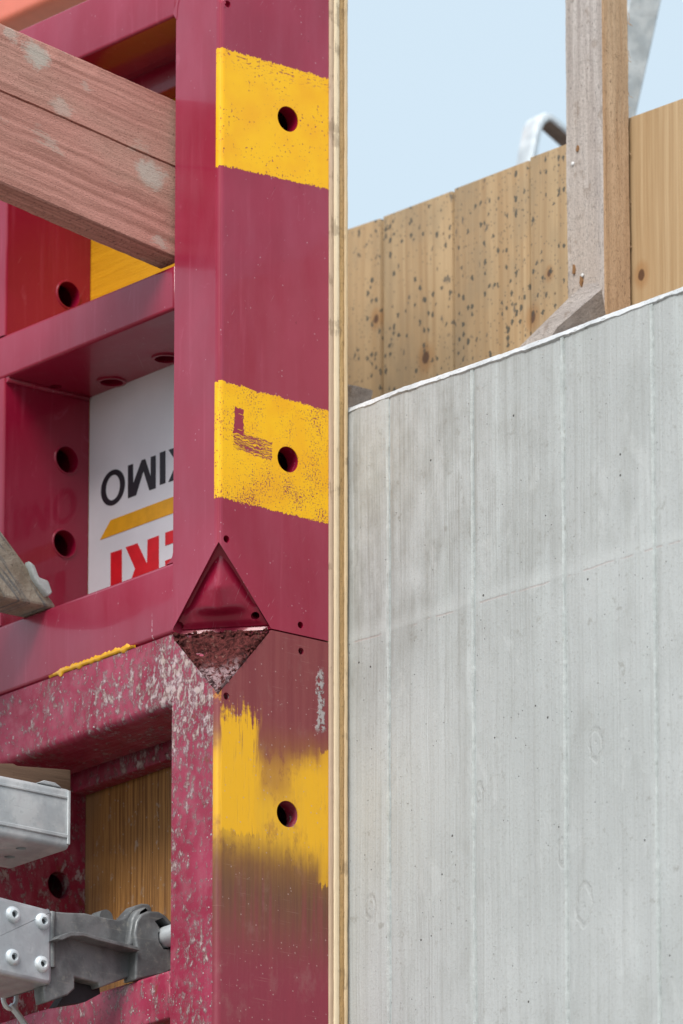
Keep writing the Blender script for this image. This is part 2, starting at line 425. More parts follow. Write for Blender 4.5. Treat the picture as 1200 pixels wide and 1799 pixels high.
# ------------------------------------------------------------------ materials
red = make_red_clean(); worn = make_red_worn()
def concrete_mat(top=False):
    m = M('pale_cast_concrete', .8, .3); x, y, z = m.pos(); v = m.vec(x, y, z)
    big = m.noise(v, 7, 3); mid = m.noise(v, 28, 4, .6); fine = m.noise(v, 500, 4, .7)
    gr = m.noise(m.vec((x+(m.noise(v, 9, 2)-.5)*.006)*420, y*60, z*4), 1, 4, .6)
    gr2 = m.noise(m.vec(x*1400, y*60, z*25), 1, 3, .6)
    c = m.mix(m.ss(big, .35, .7), (.435, .452, .452), (.495, .512, .515))
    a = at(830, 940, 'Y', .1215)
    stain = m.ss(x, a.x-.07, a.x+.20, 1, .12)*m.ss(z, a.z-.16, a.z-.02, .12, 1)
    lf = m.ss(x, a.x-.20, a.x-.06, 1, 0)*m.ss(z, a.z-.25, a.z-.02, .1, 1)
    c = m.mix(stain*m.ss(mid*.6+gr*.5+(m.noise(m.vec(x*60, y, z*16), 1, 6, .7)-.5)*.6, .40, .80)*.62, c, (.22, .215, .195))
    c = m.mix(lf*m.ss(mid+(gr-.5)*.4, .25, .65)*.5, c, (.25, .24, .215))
    c = m.mix(m.ss(gr, .48, .70)*.25, c, (.30, .305, .285))
    c = m.mix(m.ss(m.noise(m.vec(x*900, y*60, z*7), 1, 3, .6), .5, .68)*.12, c, (.58, .61, .61))
    c = m.mix(m.ss(m.noise(m.vec(x*50, y, z*6), 1, 4, .65), .52, .72)*.3, c, (.56, .60, .60))
    c = m.mix(m.ss(fine, .54, .68)*.42, c, (.27, .265, .245))
    c = m.mix(m.ss(m.noise(v, 110, 3, .7), .60, .72)*m.ss(mid, .45, .6)*.5, c, (.26, .25, .225))
    c = m.mix(m.ss(m.noise(m.vec(x*26, y, z*11), 1, 6, .68, .5), .50, .70)*.30, c, (.31, .315, .30))
    c = m.mix(m.ss(m.noise(m.vec(x*34+5, y, z*17), 1, 5, .7, .8), .56, .70)*.30, c, (.60, .62, .62))
    # wandering construction line
    l1, l2 = at(612, 1132, 'Y', .1215), at(1200, 946, 'Y', .1215); k = (l2.z-l1.z)/(l2.x-l1.x)
    dz = z-(l1.z+k*(x-l1.x))+(m.noise(v, 30, 3)-.5)*.005
    ln = m.ss(dz.abs(), .0003, .0011, 1, 0)*m.ss(m.noise(v, 70, 2), .42, .55)
    c = m.mix(ln*.32, c, (.42, .29, .27))
    c = m.mix(m.ss(dz, .0, .003)*m.ss(dz, .003, .016, 1, 0)*.22, c, (.60, .62, .62))
    p, pc = m.vor(v, 85); pore = m.ss(p, .06, .085, 1, 0)*pc.gt(.86)
    p2, pc2 = m.vor(v, 240); pore2 = m.ss(p2, .10, .15, 1, 0)*pc2.gt(.82)*m.ss(m.noise(v, 24, 2), .4, .6)
    po = pore.mx(pore2*.7)
    c = m.mix(po*.85, c, (.06, .055, .05))
    # cast impressions of knots
    kb = None
    for (px, py, r) in ((1025, 1590, .013), (650, 1595, .008), (985, 1497, .008), (1045, 1305, .010), (840, 1395, .006)):
        q = at(px, py, 'Y', .1215); dx = (x-q.x)*1.5+(m.noise(v, 90, 3)-.5)*.012; dzz = (z-q.z)*.9+(m.noise(v, 70, 3)-.5)*.008
        rr = m.math('SQRT', dx*dx+dzz*dzz, 0)
        ring = m.ss((rr-r).abs(), .0006, .0030, 1, 0)+m.ss(rr, .0, .0035, .9, 0)*m.ss(m.noise(v, 300, 2), .4, .6)
        kb = ring if kb is None else kb+ring
    c = m.mix(kb*.08, c, (.30, .29, .26))
    m.col(c)
    m.bump(gr*.00060+gr2*.00018+fine*.00024-po*.0008-kb*.0003+mid*.0005-ln*.00012)
    return m.mat
concrete = concrete_mat()
mm_ = M('rough_wall_crown', .85, .3); x, y, z = mm_.pos(); v = mm_.vec(x, y, z)
cc = mm_.mix(mm_.ss(mm_.noise(v, 60, 3), .35, .65), (.50, .515, .53), (.62, .63, .65))
cc = mm_.mix(mm_.ss(mm_.noise(mm_.vec(x*150, y*150, z*420), 1, 5, .75), .575, .64)*.75, cc, (.2, .2, .19))
mm_.col(cc); mm_.bump(mm_.noise(v, 200, 5, .7)*.0012); crown = mm_.mat

def board_mat():
    m = M('spotted_formwork_board', .5, .4); x, y, z = m.pos(); v = m.vec(x, y, z)
    w = (m.noise(m.vec(x*12, y, z*4), 1, 2)-.5)*.012
    g = m.noise(m.vec((x+w)*190, y*20, z*3), 1, 4, .6); fi = m.noise(m.vec(x*1300, y, z*20), 1, 3)
    big = m.noise(m.vec(x*22, y, z*5), 1, 3)
    c = m.mix(m.ss(g, .3, .7), (.35, .225, .115), (.47, .335, .195))
    c = m.mix(m.ss(big, .42, .7)*.6, c, (.42, .28, .15))
    c = m.mix(m.ss(fi, .5, .75)*.25, c, (.25, .14, .06))
    left = m.ss(x, .03, .075, 1, 0)
    c = m.mix(left*m.ss(m.noise(m.vec(x*30, y, z*14), 1, 4, .6), .42, .66)*.5, c, (.30, .225, .14))
    # knots
    for (px, py, r) in ((745, 628, .0055), (933, 557, .005), (1124, 482, .0048), (963, 480, .003), (660, 560, .004)):
        q = at(px, py, 'Y', .32); dx = x-q.x; dz = (z-q.z)*.8
        rr = m.math('SQRT', dx*dx+dz*dz, 0)+(m.noise(v, 160, 2)-.5)*.0015
        c = m.mix(m.ss(rr, r*1.0, r*2.4, 1, 0)*.45, c, (.30, .13, .035))
        c = m.mix(m.ss(rr, r*.6, r*.9, 1, 0)*.85, c, (.07, .03, .018))
    d, cc = m.vor(m.vec(x+(m.noise(v, 420, 3)-.5)*.0050, y, (z+(m.noise(v, 380, 3)-.5)*.005)*.7), 190); sz = m.ss(cc, .25, 1, .09, .35)
    den = m.ss(m.noise(v, 11, 2), .35, .6, .0, .35)
    dl = m.ss(x, -.20, .03, 0, .42)
    sp = m.ss(d-sz, -.05, .03, 1, 0)*(cc+den*.9-dl).gt(.12)*left
    d2, c2 = m.vor(v, 300); sp2 = m.ss(d2, .16, .28, 1, 0)*c2.gt(.42)*left*m.ss(m.noise(v, 13, 3), .36, .5)
    blot = m.ss(m.noise(m.vec(x*90, y, z*55), 1, 4, .6), .655, .70)*left
    c = m.mix(blot*.75, c, (.09, .085, .075))
    c = m.mix(sp.mx(sp2*.75)*.85, c, (.05, .055, .05))
    d3, c3 = m.vor(v, 60); c = m.mix(m.ss(d3, .05, .1, 1, 0)*c3.gt(.75)*.8, c, (.12, .08, .05))
    m.col(c); m.bump(g*.00035+fi*.0001); m.rough(m.ss(g, .3, .7, .5, .65)); return m.mat
boards = board_mat()

plank_m = wood('red_stained_sawn_timber', 0, (.37, .165, .13), (.60, .29, .24), (.45, .30, .23), .9, .85, (26, .66, .4), .0007, True, (.42, .39, .33), 0, .006, .8)
# pinkish stain strongest on the lower part of the plank
m = plank_m; x, y, z = m.pos(); v = m.vec(x, y, z); XIp = at(305, 800, 'Y', 0).x-.0045
c = S(m, m.b.inputs['Base Color'].links[0].from_socket); nn = (m.noise(v, 60, 5, .7)-.5)*.020+(m.noise(m.vec(x, y*120, z*700), 1, 3, .6)-.5)*.010
for (px, py, r1, op) in ((62, 94, .011, .75), (265, 305, .012, .75), (110, 190, .008, .4), (282, 425, .006, .5), (18, 60, .006, .5), (90, 250, .005, .3), (150, 150, .005, .3)):
    q = at(px, py, 'X', XIp); dy = (y-q.y)*.75; dz = z-q.z+(y-q.y)*.148
    rr = m.math('SQRT', dy*dy+dz*dz, 0)+nn
    c = m.mix(m.ss(rr, r1*.45, r1*1.1, 1, 0)*op, c, (.50, .48, .42))
m.col(c)
plank = plank_m.mat
post_grey = wood('weathered_grey_batten', 0, (.46, .40, .375), (.66, .60, .57), (.58, .49, .43), .8, .85, (70, .60, .5), .0005, True, (.30, .22, .17), .0007, .003, .55).mat
post_raw = wood('raw_sawn_batten_side', 0, (.42, .26, .15), (.62, .43, .28), (.52, .34, .21), .6, .9, None, .0011, True, (.2, .15, .1), .0011).mat
mud = M('mud_crusted_timber', .9, .2); x, y, z = mud.pos(); v = mud.vec(x, y, z)
c = mud.mix(mud.ss(mud.noise(v, 60, 5, .65), .35, .65), (.25, .205, .155), (.38, .335, .27))
c = mud.mix(mud.ss(mud.noise(mud.vec(x, (y+z)*130, (y-z)*12), 1, 4, .6), .54, .66)*.7, c, (.10, .12, .135))
c = mud.mix(mud.ss(mud.noise(v, 350, 3, .7), .6, .7)*.7, c, (.08, .065, .05))
mud.col(c); mud.bump(mud.noise(v, 120, 5, .7)*.002); mud = mud.mat

def metal_mat(name, c1, c2, c3, rough=.5, metal=.55, bump=.0002, stain=.3):
    m = M(name, rough, .5, 0, metal); x, y, z = m.pos(); v = m.vec(x, y, z)
    c = m.mix(m.ss(m.noise(v, 45, 4, .6), .38, .62), c1, c2)
    c = m.mix(m.ss(m.noise(v, 160, 4, .7), .56, .68)*stain, c, c3)
    c = m.mix(m.ss(m.noise(m.vec(x*30, y*30, z*500), 1, 3), .62, .72)*.3, c, c3)
    sp = specks(m, (x, y, z), 230, .8, .17); c = m.mix(sp*.5, c, (.6, .58, .55))
    m.col(c); m.rough(m.ss(m.noise(v, 80, 3), .3, .7, rough-.1, rough+.15)); m.bump(m.noise(v, 70, 4, .6)*bump*2+m.noise(v, 600, 2)*bump*.3)
    return m.mat
alu = metal_mat('dull_grey_aluminium', (.42, .45, .47), (.55, .57, .58), (.26, .28, .29), .55, .35)
alu2 = metal_mat('brushed_aluminium_sleeve', (.40, .42, .45), (.50, .52, .55), (.28, .29, .31), .45, .5)
cast = metal_mat('dark_cast_metal', (.135, .14, .145), (.215, .22, .225), (.36, .34, .30), .5, .35, .0003, .3)
galv = metal_mat('galvanised_steel', (.56, .61, .65), (.78, .82, .85), (.30, .33, .36), .45, .4)
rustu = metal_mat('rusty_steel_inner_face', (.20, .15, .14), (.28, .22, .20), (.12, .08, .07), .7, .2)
yb = wood('yellow_coated_board', 0, (.58, .27, .008), (.76, .38, .012), (.68, .33, .012), .9, .45, None, .0006, False); yb = yb.mat
brb = make_ply_board('brown_stained_ply', (.17, .075, .025), (.45, .225, .070), (.30, .18, .10)); x, y, z = brb.pos(); v = brb.vec(x, y, z)
brn = brb
def dust(m, amt=.5):
    old = m.b.inputs['Base Color'].links[0].from_socket; x, y, z = m.pos(); v = m.vec(x, y, z)
    f = m.ss(m.noise(m.vec(x*110, y, z*70), 1, 4, .7), .60, .68)*m.ss(m.noise(v, 20, 2), .4, .6)
    f2 = specks(m, (x, y, z), 280, .82, .2)
    m.col(m.mix(f.mx(f2)*amt, S(m, old), (.42, .38, .33)))
dust(brn); brn = brn.mat
white = M('white_label_film', .38, .5, .3); x, y, z = white.pos(); v = white.vec(x, y, z)
white.col(white.mix(white.ss(white.noise(v, 20, 4), .35, .7), (.74, .74, .78), (.68, .68, .72))); white = white.mat
def plain(name, c, rough=.45, var=.15, coat=0):
    m = M(name, rough, .5, coat); x, y, z = m.pos(); v = m.vec(x, y, z)
    m.col(m.mix(m.ss(m.noise(v, 90, 4, .6), .3, .7), c, tuple(q*(1-var) for q in c))); m.bump(m.noise(v, 200, 3)*.00005); return m.mat
inkb = plain('black_print', (.012, .013, .02)); inky = plain('yellow_print', (.80, .37, .006)); inkr = plain('red_print', (.68, .006, .014))
blk = plain('dark_rubber', (.015, .016, .02), .6)
salmon = plain('salmon_red_paint', (.86, .22, .14), .35, .12, .4)
ydrip = plain('yellow_paint_drip', (.82, .40, .006), .35, .15, .4)

ven = []
for nm, a, b, c3 in (('tan_veneer', (.50, .35, .24), (.64, .47, .33), (.55, .41, .31)), ('cream_veneer', (.74, .58, .39), (.84, .70, .50), (.76, .61, .43)),
                ('golden_veneer', (.46, .28, .12), (.62, .41, .19), (.52, .33, .16)), ('pale_veneer', (.60, .44, .26), (.72, .56, .36), (.64, .48, .3))):
    mm = wood(nm, 2, a, b, c3, 1.1, .7, (35, .60, .45), .0005, False, (.16, .10, .055), .0004 if 'golden' in nm else 0)
    ven.append(mm.mat)
crust_m = M('crumbled_concrete_crust', 1, .05); x, y, z = crust_m.pos(); v = crust_m.vec(x, y, z)
zc = at(383, 1150, 'X', 0).z
c = crust_m.mix(crust_m.ss(crust_m.noise(v, 330, 7, .75), .36, .64), (.045, .016, .016), (.19, .050, .048))
c = crust_m.mix(crust_m.ss(z+(crust_m.noise(v, 60, 4)-.5)*.03, zc-.008, zc+.004, 1, 0)*crust_m.ss(crust_m.noise(v, 260, 5, .7), .42, .54)*.8, c, (.52, .36, .38))
c = crust_m.mix(crust_m.ss(crust_m.noise(v, 240, 4, .7), .60, .68)*.35, c, (.45, .27, .22))
crust_m.col(c); crust_m.bump(crust_m.noise(v, 180, 6, .75)*.004); crust_m = crust_m.mat

# ------------------------------------------------------------------ ground
GZ = CAM.z-1.6
gm = M('gravelly_site_ground', .95, .2); x, y, z = gm.pos(); v = gm.vec(x, y, z)
gm.col(gm.mix(gm.ss(gm.noise(v, 2, 6, .7), .35, .65), (.19, .16, .13), (.26, .23, .19))); gm.bump(gm.noise(v, 8, 6, .7)*.03)
bm = bmesh.new(); bmesh.ops.create_grid(bm, x_segments=40, y_segments=40, size=600); bmesh.ops.translate(bm, verts=bm.verts, vec=(0, 0, GZ))
g = link('ground', bm, gm.mat, smooth=0); tag(g, 'bare sandy building-site ground', kind='structure')

# ------------------------------------------------------------------ concrete wall, board marked
WY = .1215; WB = .262
jx = [at(p, q, 'Y', WY).x for p, q in ((681, 1250), (830, 1200), (990, 1100), (1148, 1000))]
step = jx[2]-jx[1]
J = [jx[0]-step*i for i in range(5, 0, -1)]+jx+[jx[3]+step*i for i in range(1, 6)]
wall = thing('concrete_wall', 'pale grey board-marked concrete wall with a rough white top edge', 'concrete wall', (0, WY, GZ))
tp = [(at(p, q, 'Y', WY).x, at(p, q, 'Y', WY).z) for p, q in ((560, 741), (612, 724), (700, 690), (800, 657), (950, 604), (1060, 562), (1200, 511))]
def ztop(x):
    if x <= tp[0][0]: return tp[0][1]
    if x >= tp[-1][0]: return tp[-1][1]
    for (a, b), (c, d) in zip(tp, tp[1:]):
        if a <= x <= c: return b+(d-b)*(x-a)/(c-a)
ZL = -.75
link('wall_core', box(J[0], J[-1], WY+.006, WB, GZ, ZL, 0), concrete, wall, smooth=0)
def core_bm():
    bm = bmesh.new(); n = 140; rows = []
    for i in range(n+1):
        x = J[0]+(J[-1]-J[0])*i/n; zt = ztop(x)
        rows.append([bm.verts.new(p) for p in ((x, WY+.006, ZL), (x, WY+.006, zt-.001), (x, WB, zt+.004), (x, WB, ZL))])
    for i in range(n):
        for j in range(4): bm.faces.new((rows[i][j], rows[i][(j+1) % 4], rows[i+1][(j+1) % 4], rows[i+1][j]))
    bm.faces.new(rows[0]); bm.faces.new(rows[-1]); bmesh.ops.recalc_face_normals(bm, faces=bm.faces); return bm
link('wall_core', core_bm(), concrete, wall, smooth=0)
for k in range(len(J)-1):
    x0, x1 = J[k]+.0009, J[k+1]-.0009
    bm = bmesh.new(); nx, nz = 30, 150; off = random.uniform(-.0006, .0006); tl = random.uniform(-.0008, .0008); G = []
    for i in range(nx+1):
        u = i/nx; x = x0+(x1-x0)*u; row = []
        zt = ztop(x)
        for j in range(nz+1):
            z = ZL+(zt-ZL)*j/nz
            y = WY+.0012+off+tl*(u-.5)+.0006*mn.noise(Vector((x*70, k*3, z*6)))+.0005*mn.noise(Vector((x*12, k, z*9)))
            if i in (0, nx): y += .0006
            row.append(bm.verts.new((x, y, z)))
        G.append(row)
    for i in range(nx):
        for j in range(nz): bm.faces.new((G[i][j], G[i+1][j], G[i+1][j+1], G[i][j+1]))
    for edge in ([G[i][0] for i in range(nx+1)], [G[i][-1] for i in range(nx+1)], G[0], G[-1]):      # skirts give the imprint its thickness
        back = [bm.verts.new((v.co.x, WY+.007, v.co.z)) for v in edge]
        for i in range(len(edge)-1): bm.faces.new((edge[i], edge[i+1], back[i+1], back[i]))
    bmesh.ops.recalc_face_normals(bm, faces=bm.faces)
    link('board_imprint', bm, concrete, wall, smooth=60)
ridm = M('pale_joint_ridge', .8, .3); x, y, z = ridm.pos(); v = ridm.vec(x, y, z)
c = ridm.mix(ridm.ss(ridm.noise(v, 120, 4, .6), .35, .65), (.44, .47, .465), (.52, .55, .545))
c = ridm.mix(ridm.ss(ridm.noise(ridm.vec(x*350, y, z*90), 1, 4, .7), .60, .70)*.4, c, (.25, .24, .2)); ridm.col(c); ridm.bump(ridm.noise(v, 300, 5, .7)*.0007); ridm = ridm.mat
for k in range(1, len(J)-1):
    bm = bmesh.new(); n = 500; rows = []; x = J[k]; zt = ztop(x)-.001
    for i in range(n+1):
        z = ZL+(zt-ZL)*i/n; a = mn.noise(Vector((k*7.1, 0, z*45))); b = mn.noise(Vector((k*3.3, 5, z*220)))
        w = .0019+.0007*a+.0005*b; h = -.0009+.0006*max(0, .55+a)+.0003*b; cx = x+.0007*mn.noise(Vector((0, k, z*30)))
        rows.append([bm.verts.new(p) for p in ((cx-w, WY+.0045, z), (cx-w*.75, WY-h*.5, z), (cx, WY-h, z), (cx+w*.75, WY+.0002-h*.3, z), (cx+w, WY+.0045, z))])
    for i in range(n):
        for j in range(4): bm.faces.new((rows[i][j], rows[i][j+1], rows[i+1][j+1], rows[i+1][j]))
        bm.faces.new((rows[i][4], rows[i][0], rows[i+1][0], rows[i+1][4]))
    bm.faces.new(rows[0]); bm.faces.new(rows[-1]); bmesh.ops.recalc_face_normals(bm, faces=bm.faces)
    link('joint_ridge', bm, ridm, wall, smooth=50)
bm = bmesh.new(); n = 700; rows = []                     # chamfered, slumped crown
for i in range(n+1):
    x = J[0]+(J[-1]-J[0])*i/n; zt = ztop(x); r = [mn.noise(Vector((x*60, q, 0)))*.0010+mn.noise(Vector((x*250, q*2, 3)))*.0005 for q in range(5)]
    pr = ((WY+.0010, zt-.0015+r[0]), (WY-.0003+r[1]*.4, zt-.0002+r[0]), (WY+.0022+r[2]*.4, zt+.0036+r[2]*.6), (WY+.0050, zt+.0055+r[3]*.5), (WY+.012, zt+.0061+r[4]*.5), (WB, zt+.0075), (WB, zt-.002))
    rows.append([bm.verts.new((x, a, b)) for a, b in pr])
for i in range(n):
    for j in range(7): bm.faces.new((rows[i][j], rows[i][(j+1) % 7], rows[i+1][(j+1) % 7], rows[i+1][j]))
bm.faces.new(rows[0]); bm.faces.new(rows[-1]); bmesh.ops.recalc_face_normals(bm, faces=bm.faces)
link('wall_crown', bm, crown, wall, smooth=50)

# ------------------------------------------------------------------ boards of the far shutter
BY = .32
tb = thing('timber_shutter', 'brown boards of the far shutter with black spots, standing behind the concrete wall', 'formwork boards', (0, BY, GZ))
bx = [at(p, q, 'Y', BY).x for p, q in ((668, 500), (793, 480), (928, 440), (1094, 350))]
dx = .088
edges = [bx[0]-dx*3, bx[0]-dx*2, bx[0]-dx]+bx+[bx[3]+.11, bx[3]+.22, bx[3]+.33]
tops = {0: (612, 401, 668, 382), 1: (668, 380, 793, 333), 2: (795, 330, 928, 279), 3: (928, 276, 1094, 214), 4: (1098, 207, 1200, 170)}
for k in range(len(edges)-1):
    kk = k-2
    if kk in tops:
        a, b, c_, d = tops[kk]; p, q = at(a, b, 'Y', BY), at(c_, d, 'Y', BY)
    else:
        p = at(612 if kk < 0 else 1200, 401 if kk < 0 else 170, 'Y', BY); q = p+Vector((1, 0, 0))
    za = p.z+(edges[k]-p.x)*(q.z-p.z)/(q.x-p.x); zb = p.z+(edges[k+1]-p.x)*(q.z-p.z)/(q.x-p.x)
    g1 = .0013
    yo = random.uniform(0, .0028)
    pts = [(edges[k]+g1, 0, -.9), (edges[k+1]-g1, 0, -.9), (edges[k+1]-g1, 0, zb), (edges[k]+g1, 0, za)]
    bm = prism(pts, 'Y', BY+yo, BY+.024, .0012, 2)
    link('board', bm, boards, tb)

# ------------------------------------------------------------------ batten post, brace, block
PY = .294
a0, a1 = at(1056, 0, 'Y', PY), at(1058, 548, 'Y', PY)
def rawmix(o):           # raw sawn second face
    o.data.materials.append(post_raw)
    return o
def batten(name, p_top, p_bot, w, t, seedv):
    """front-right arris runs p_top -> p_bot; w is its width on the front face, t its depth"""
    L = (p_top-p_bot).length; bm = rough_beam(L, t, w, 160, .0007, 7, None, seedv)
    o = link(name, bm, post_grey, smooth=40); o.data.materials.append(post_raw)
    d = (p_top-p_bot).normalized(); yv = Vector((0, 1, 0)); side = yv.cross(d).normalized()   # d up, y back -> side = +X or so
    if side.x < 0: side = -side
    # local x=d, local y = +Y world, local z = side  -> local z = x cross y
    zz = d.cross(yv).normalized(); sgn = 1 if zz.dot(side) > 0 else -1
    org = p_bot+yv*(t/2)-side*(w/2)
    o.matrix_world = Matrix(((d.x, yv.x, zz.x, org.x), (d.y, yv.y, zz.y, org.y), (d.z, yv.z, zz.z, org.z), (0, 0, 0, 1)))
    for f in o.data.polygons:
        if f.normal.z*sgn > .6: f.material_index = 1
    return o
zb_ = at(1058, 548, 'Y', PY)
pt = at(1056, -260, 'Y', PY)
W1 = (at(1056, 260, 'Y', PY)-at(990, 260, 'Y', PY)).x
post = batten('timber_batten', pt, Vector((zb_.x+.004, PY, zb_.z-.35)), W1*1.02, .0255, 3)
tag(post, 'upright grey weathered batten with a raw sawn side, in front of the brown boards', 'batten')
BRY = PY-.0302
bpts = [at(p, q, 'Y', BRY) for p, q in ((1057, 508), (1050, 496), (1030, 499), (1004, 519), (925, 597), (830, 692), (880, 722), (980, 574))]
D = .030; sl = (bpts[7].z-bpts[0].z)/(bpts[7].x-bpts[0].x)
bm = bmesh.new(); fr = [bm.verts.new(p) for p in bpts]
bk = [bm.verts.new(p+Vector(((-D if k < 3 else 0), D, (-D*sl if k < 3 else 0)))) for k, p in enumerate(bpts)]
bm.faces.new(fr); bm.faces.new(bk)
for k in range(8): bm.faces.new((fr[k], fr[(k+1) % 8], bk[(k+1) % 8], bk[k]))
bmesh.ops.recalc_face_normals(bm, faces=bm.faces)
brace = link('brace_batten', bm, post_grey, base=tuple(bpts[4]), smooth=40); brace.data.materials.append(post_raw)
for f in brace.data.polygons:
    if f.normal.z < -.4: f.material_index = 1
tag(brace, 'short slanting batten running down-left behind the wall crown from the foot of the upright batten', 'batten')
sm = plain('screw_zinc', (.75, .75, .75), .35)
for (px, py, r) in ((1007, 288, .0017), (1024, 484, .0016)):
    q = at(px, py, 'Y', PY)
    bm = bmesh.new(); bmesh.ops.create_icosphere(bm, subdivisions=2, radius=r)
    for vv in bm.verts: vv.co.y *= .45
    bmesh.ops.translate(bm, verts=bm.verts, vec=(q.x, PY-.0006, q.z))
    s_ = link('screw_head', bm, sm, base=(0, 0, 0)); s_.parent = post; s_.matrix_parent_inverse = post.matrix_world.inverted()
bm = bmesh.new()
for i in range(26):
    py = random.uniform(20, 540); q = at(1096+py*.008, py, 'X', at(1058, py, 'Y', PY).x+.0004)
    q.y = PY+random.choice((.0255, .0255, .012, .002)); a = random.uniform(-1, 1); Ls = random.uniform(.002, .007)
    pth_ = [q, q+Vector((.0005, random.uniform(-.001, .001), -Ls*.5)), q+Vector((random.uniform(.001, .003), random.uniform(.0, .002), -Ls*.9))]
    t_ = tube(pth_, random.uniform(.00015, .00032), 5); me_ = bpy.data.meshes.new('t'); t_.to_mesh(me_); t_.free(); bm.from_mesh(me_); bpy.data.meshes.remove(me_)
sp_ = link('splinter', bm, post_raw, base=(0, 0, 0), smooth=60, kind='stuff'); sp_.parent = post; sp_.matrix_parent_inverse = post.matrix_world.inverted()
# gouges in the batten face
gouge = plain('fresh_split_wood', (.26, .13, .05), .8)
for (px, py, a, b) in ((1016, 262, .0013, .0026), (1009, 475, .0013, .0042), (1022, 496, .0019, .0040)):
    q = at(px, py, 'Y', PY); pts = []
    for t in range(10):
        an = 2*math.pi*t/10; rr = 1+.35*random.uniform(-1, 1); pts.append((q.x+a*rr*math.cos(an), 0, q.z+b*rr*math.sin(an)))
    o = link('split_chip', prism(pts, 'Y', PY-.0011, PY+.003), gouge, base=(0, 0, 0), smooth=0); o.parent = post; o.matrix_parent_inverse = post.matrix_world.inverted()
q0 = at(612, 700, 'Y', PY-.02)
bl = link('timber_offcut', rough_beam(.016, .02, .022, 20, .001, 4, None, 5), post_grey, smooth=40)
place(bl, at(611, 702, 'Y', .25), (1, 0, -.36), (0, 0, 1))
tag(bl, 'small grey timber offcut peeping over the wall crown beside the plywood edge', 'timber offcut')

# ------------------------------------------------------------------ galvanised hook and strut behind the boards
qx = at(947, 230, 'Y', .62).x
pth = [at(p, q, 'X', qx) for p, q in ((925, 360), (936, 290), (944, 245), (949, 222), (955, 209), (963, 205), (972, 207), (984, 217), (1010, 240), (1050, 276))]
sec = [(-.019, -.0022), (-.017, -.0042), (-.003, -.0042), (0, -.0025), (0, .0025), (-.003, .0042), (-.017, .0042), (-.019, .0022)]
hk = link('bent_steel_bar', sweep(pth, sec), galv, base=tuple(pth[0]), smooth=50); hk.data.materials.append(rustu)
bmh = bmesh.new(); bmh.from_mesh(hk.data); bmesh.ops.bevel(bmh, geom=[e for e in bmh.edges if e.calc_face_angle(0) > 1], offset=.0009, segments=2, affect='EDGES')
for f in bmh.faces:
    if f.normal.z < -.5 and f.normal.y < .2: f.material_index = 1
bmh.to_mesh(hk.data); bmh.free(); hk.data.shade_smooth(); hk.data.set_sharp_from_angle(angle=R(40))
tag(hk, 'galvanised flat bar bent into a hook, rising above the boards left of the batten', 'steel hook')
tx = .55
pa, pb = at(1139, -60, 'Y', tx), at(1075, 230, 'Y', tx)
L = (pa-pb).length
d = (pa-pb).normalized(); pb2 = pb-d*.4
strut = link('steel_strut', rough_beam(L+.8, .026, .026, 40, .0002, 3), galv, smooth=30)
place(strut, pb2, d, Vector((.3, .55, .2)))
tag(strut, 'leaning galvanised steel strut behind the batten, against the sky', 'steel strut')

# ------------------------------------------------------------------ plywood facing sheet
PX = .0
P0, P1 = .1022, .1203; trt_ = at(305, 29, 'Y', 0).z+.0455
ply = thing('plywood_sheet', 'upright plywood facing sheet seen by its layered edge, between the red panels and the wall', 'plywood', (0, P0, GZ))
ly = [at(p, 900, 'X', 0).y for p in (577.5, 585.5, 595, 605, 610.8)]
for i in range(4):
    y0, y1 = ly[i]+.00012, ly[i+1]-.00012
    bm = bmesh.new(); n = 420; rows = []; xo = (.0008, .0012, .0, .0006)[i]
    for k in range(n+1):
        z = -.75+(trt_+.75)*k/n
        rg = (.0003, .0002, .0006, .0004)[i]*mn.noise(Vector((i*5, 0, z*60)))+.0002*mn.noise(Vector((i, 0, z*300)))
        ry = .00035*mn.noise(Vector((i*9, 2, z*25))) if i == 3 else 0
        rows.append([bm.verts.new(p) for p in ((-1.2, y0, z), (xo+rg-.0003, y0, z), (xo+rg, y0+.0003, z), (xo+rg, y1-.0003+ry, z), (xo+rg-.0003, y1+ry, z), (-1.2, y1, z))])
    for k in range(n):
        for j in range(6): bm.faces.new((rows[k][j], rows[k][(j+1) % 6], rows[k+1][(j+1) % 6], rows[k+1][j]))
    bm.faces.new(rows[0]); bm.faces.new(rows[-1]); bmesh.ops.recalc_face_normals(bm, faces=bm.faces)
    link('veneer_layer', bm, ven[i], ply, smooth=50)

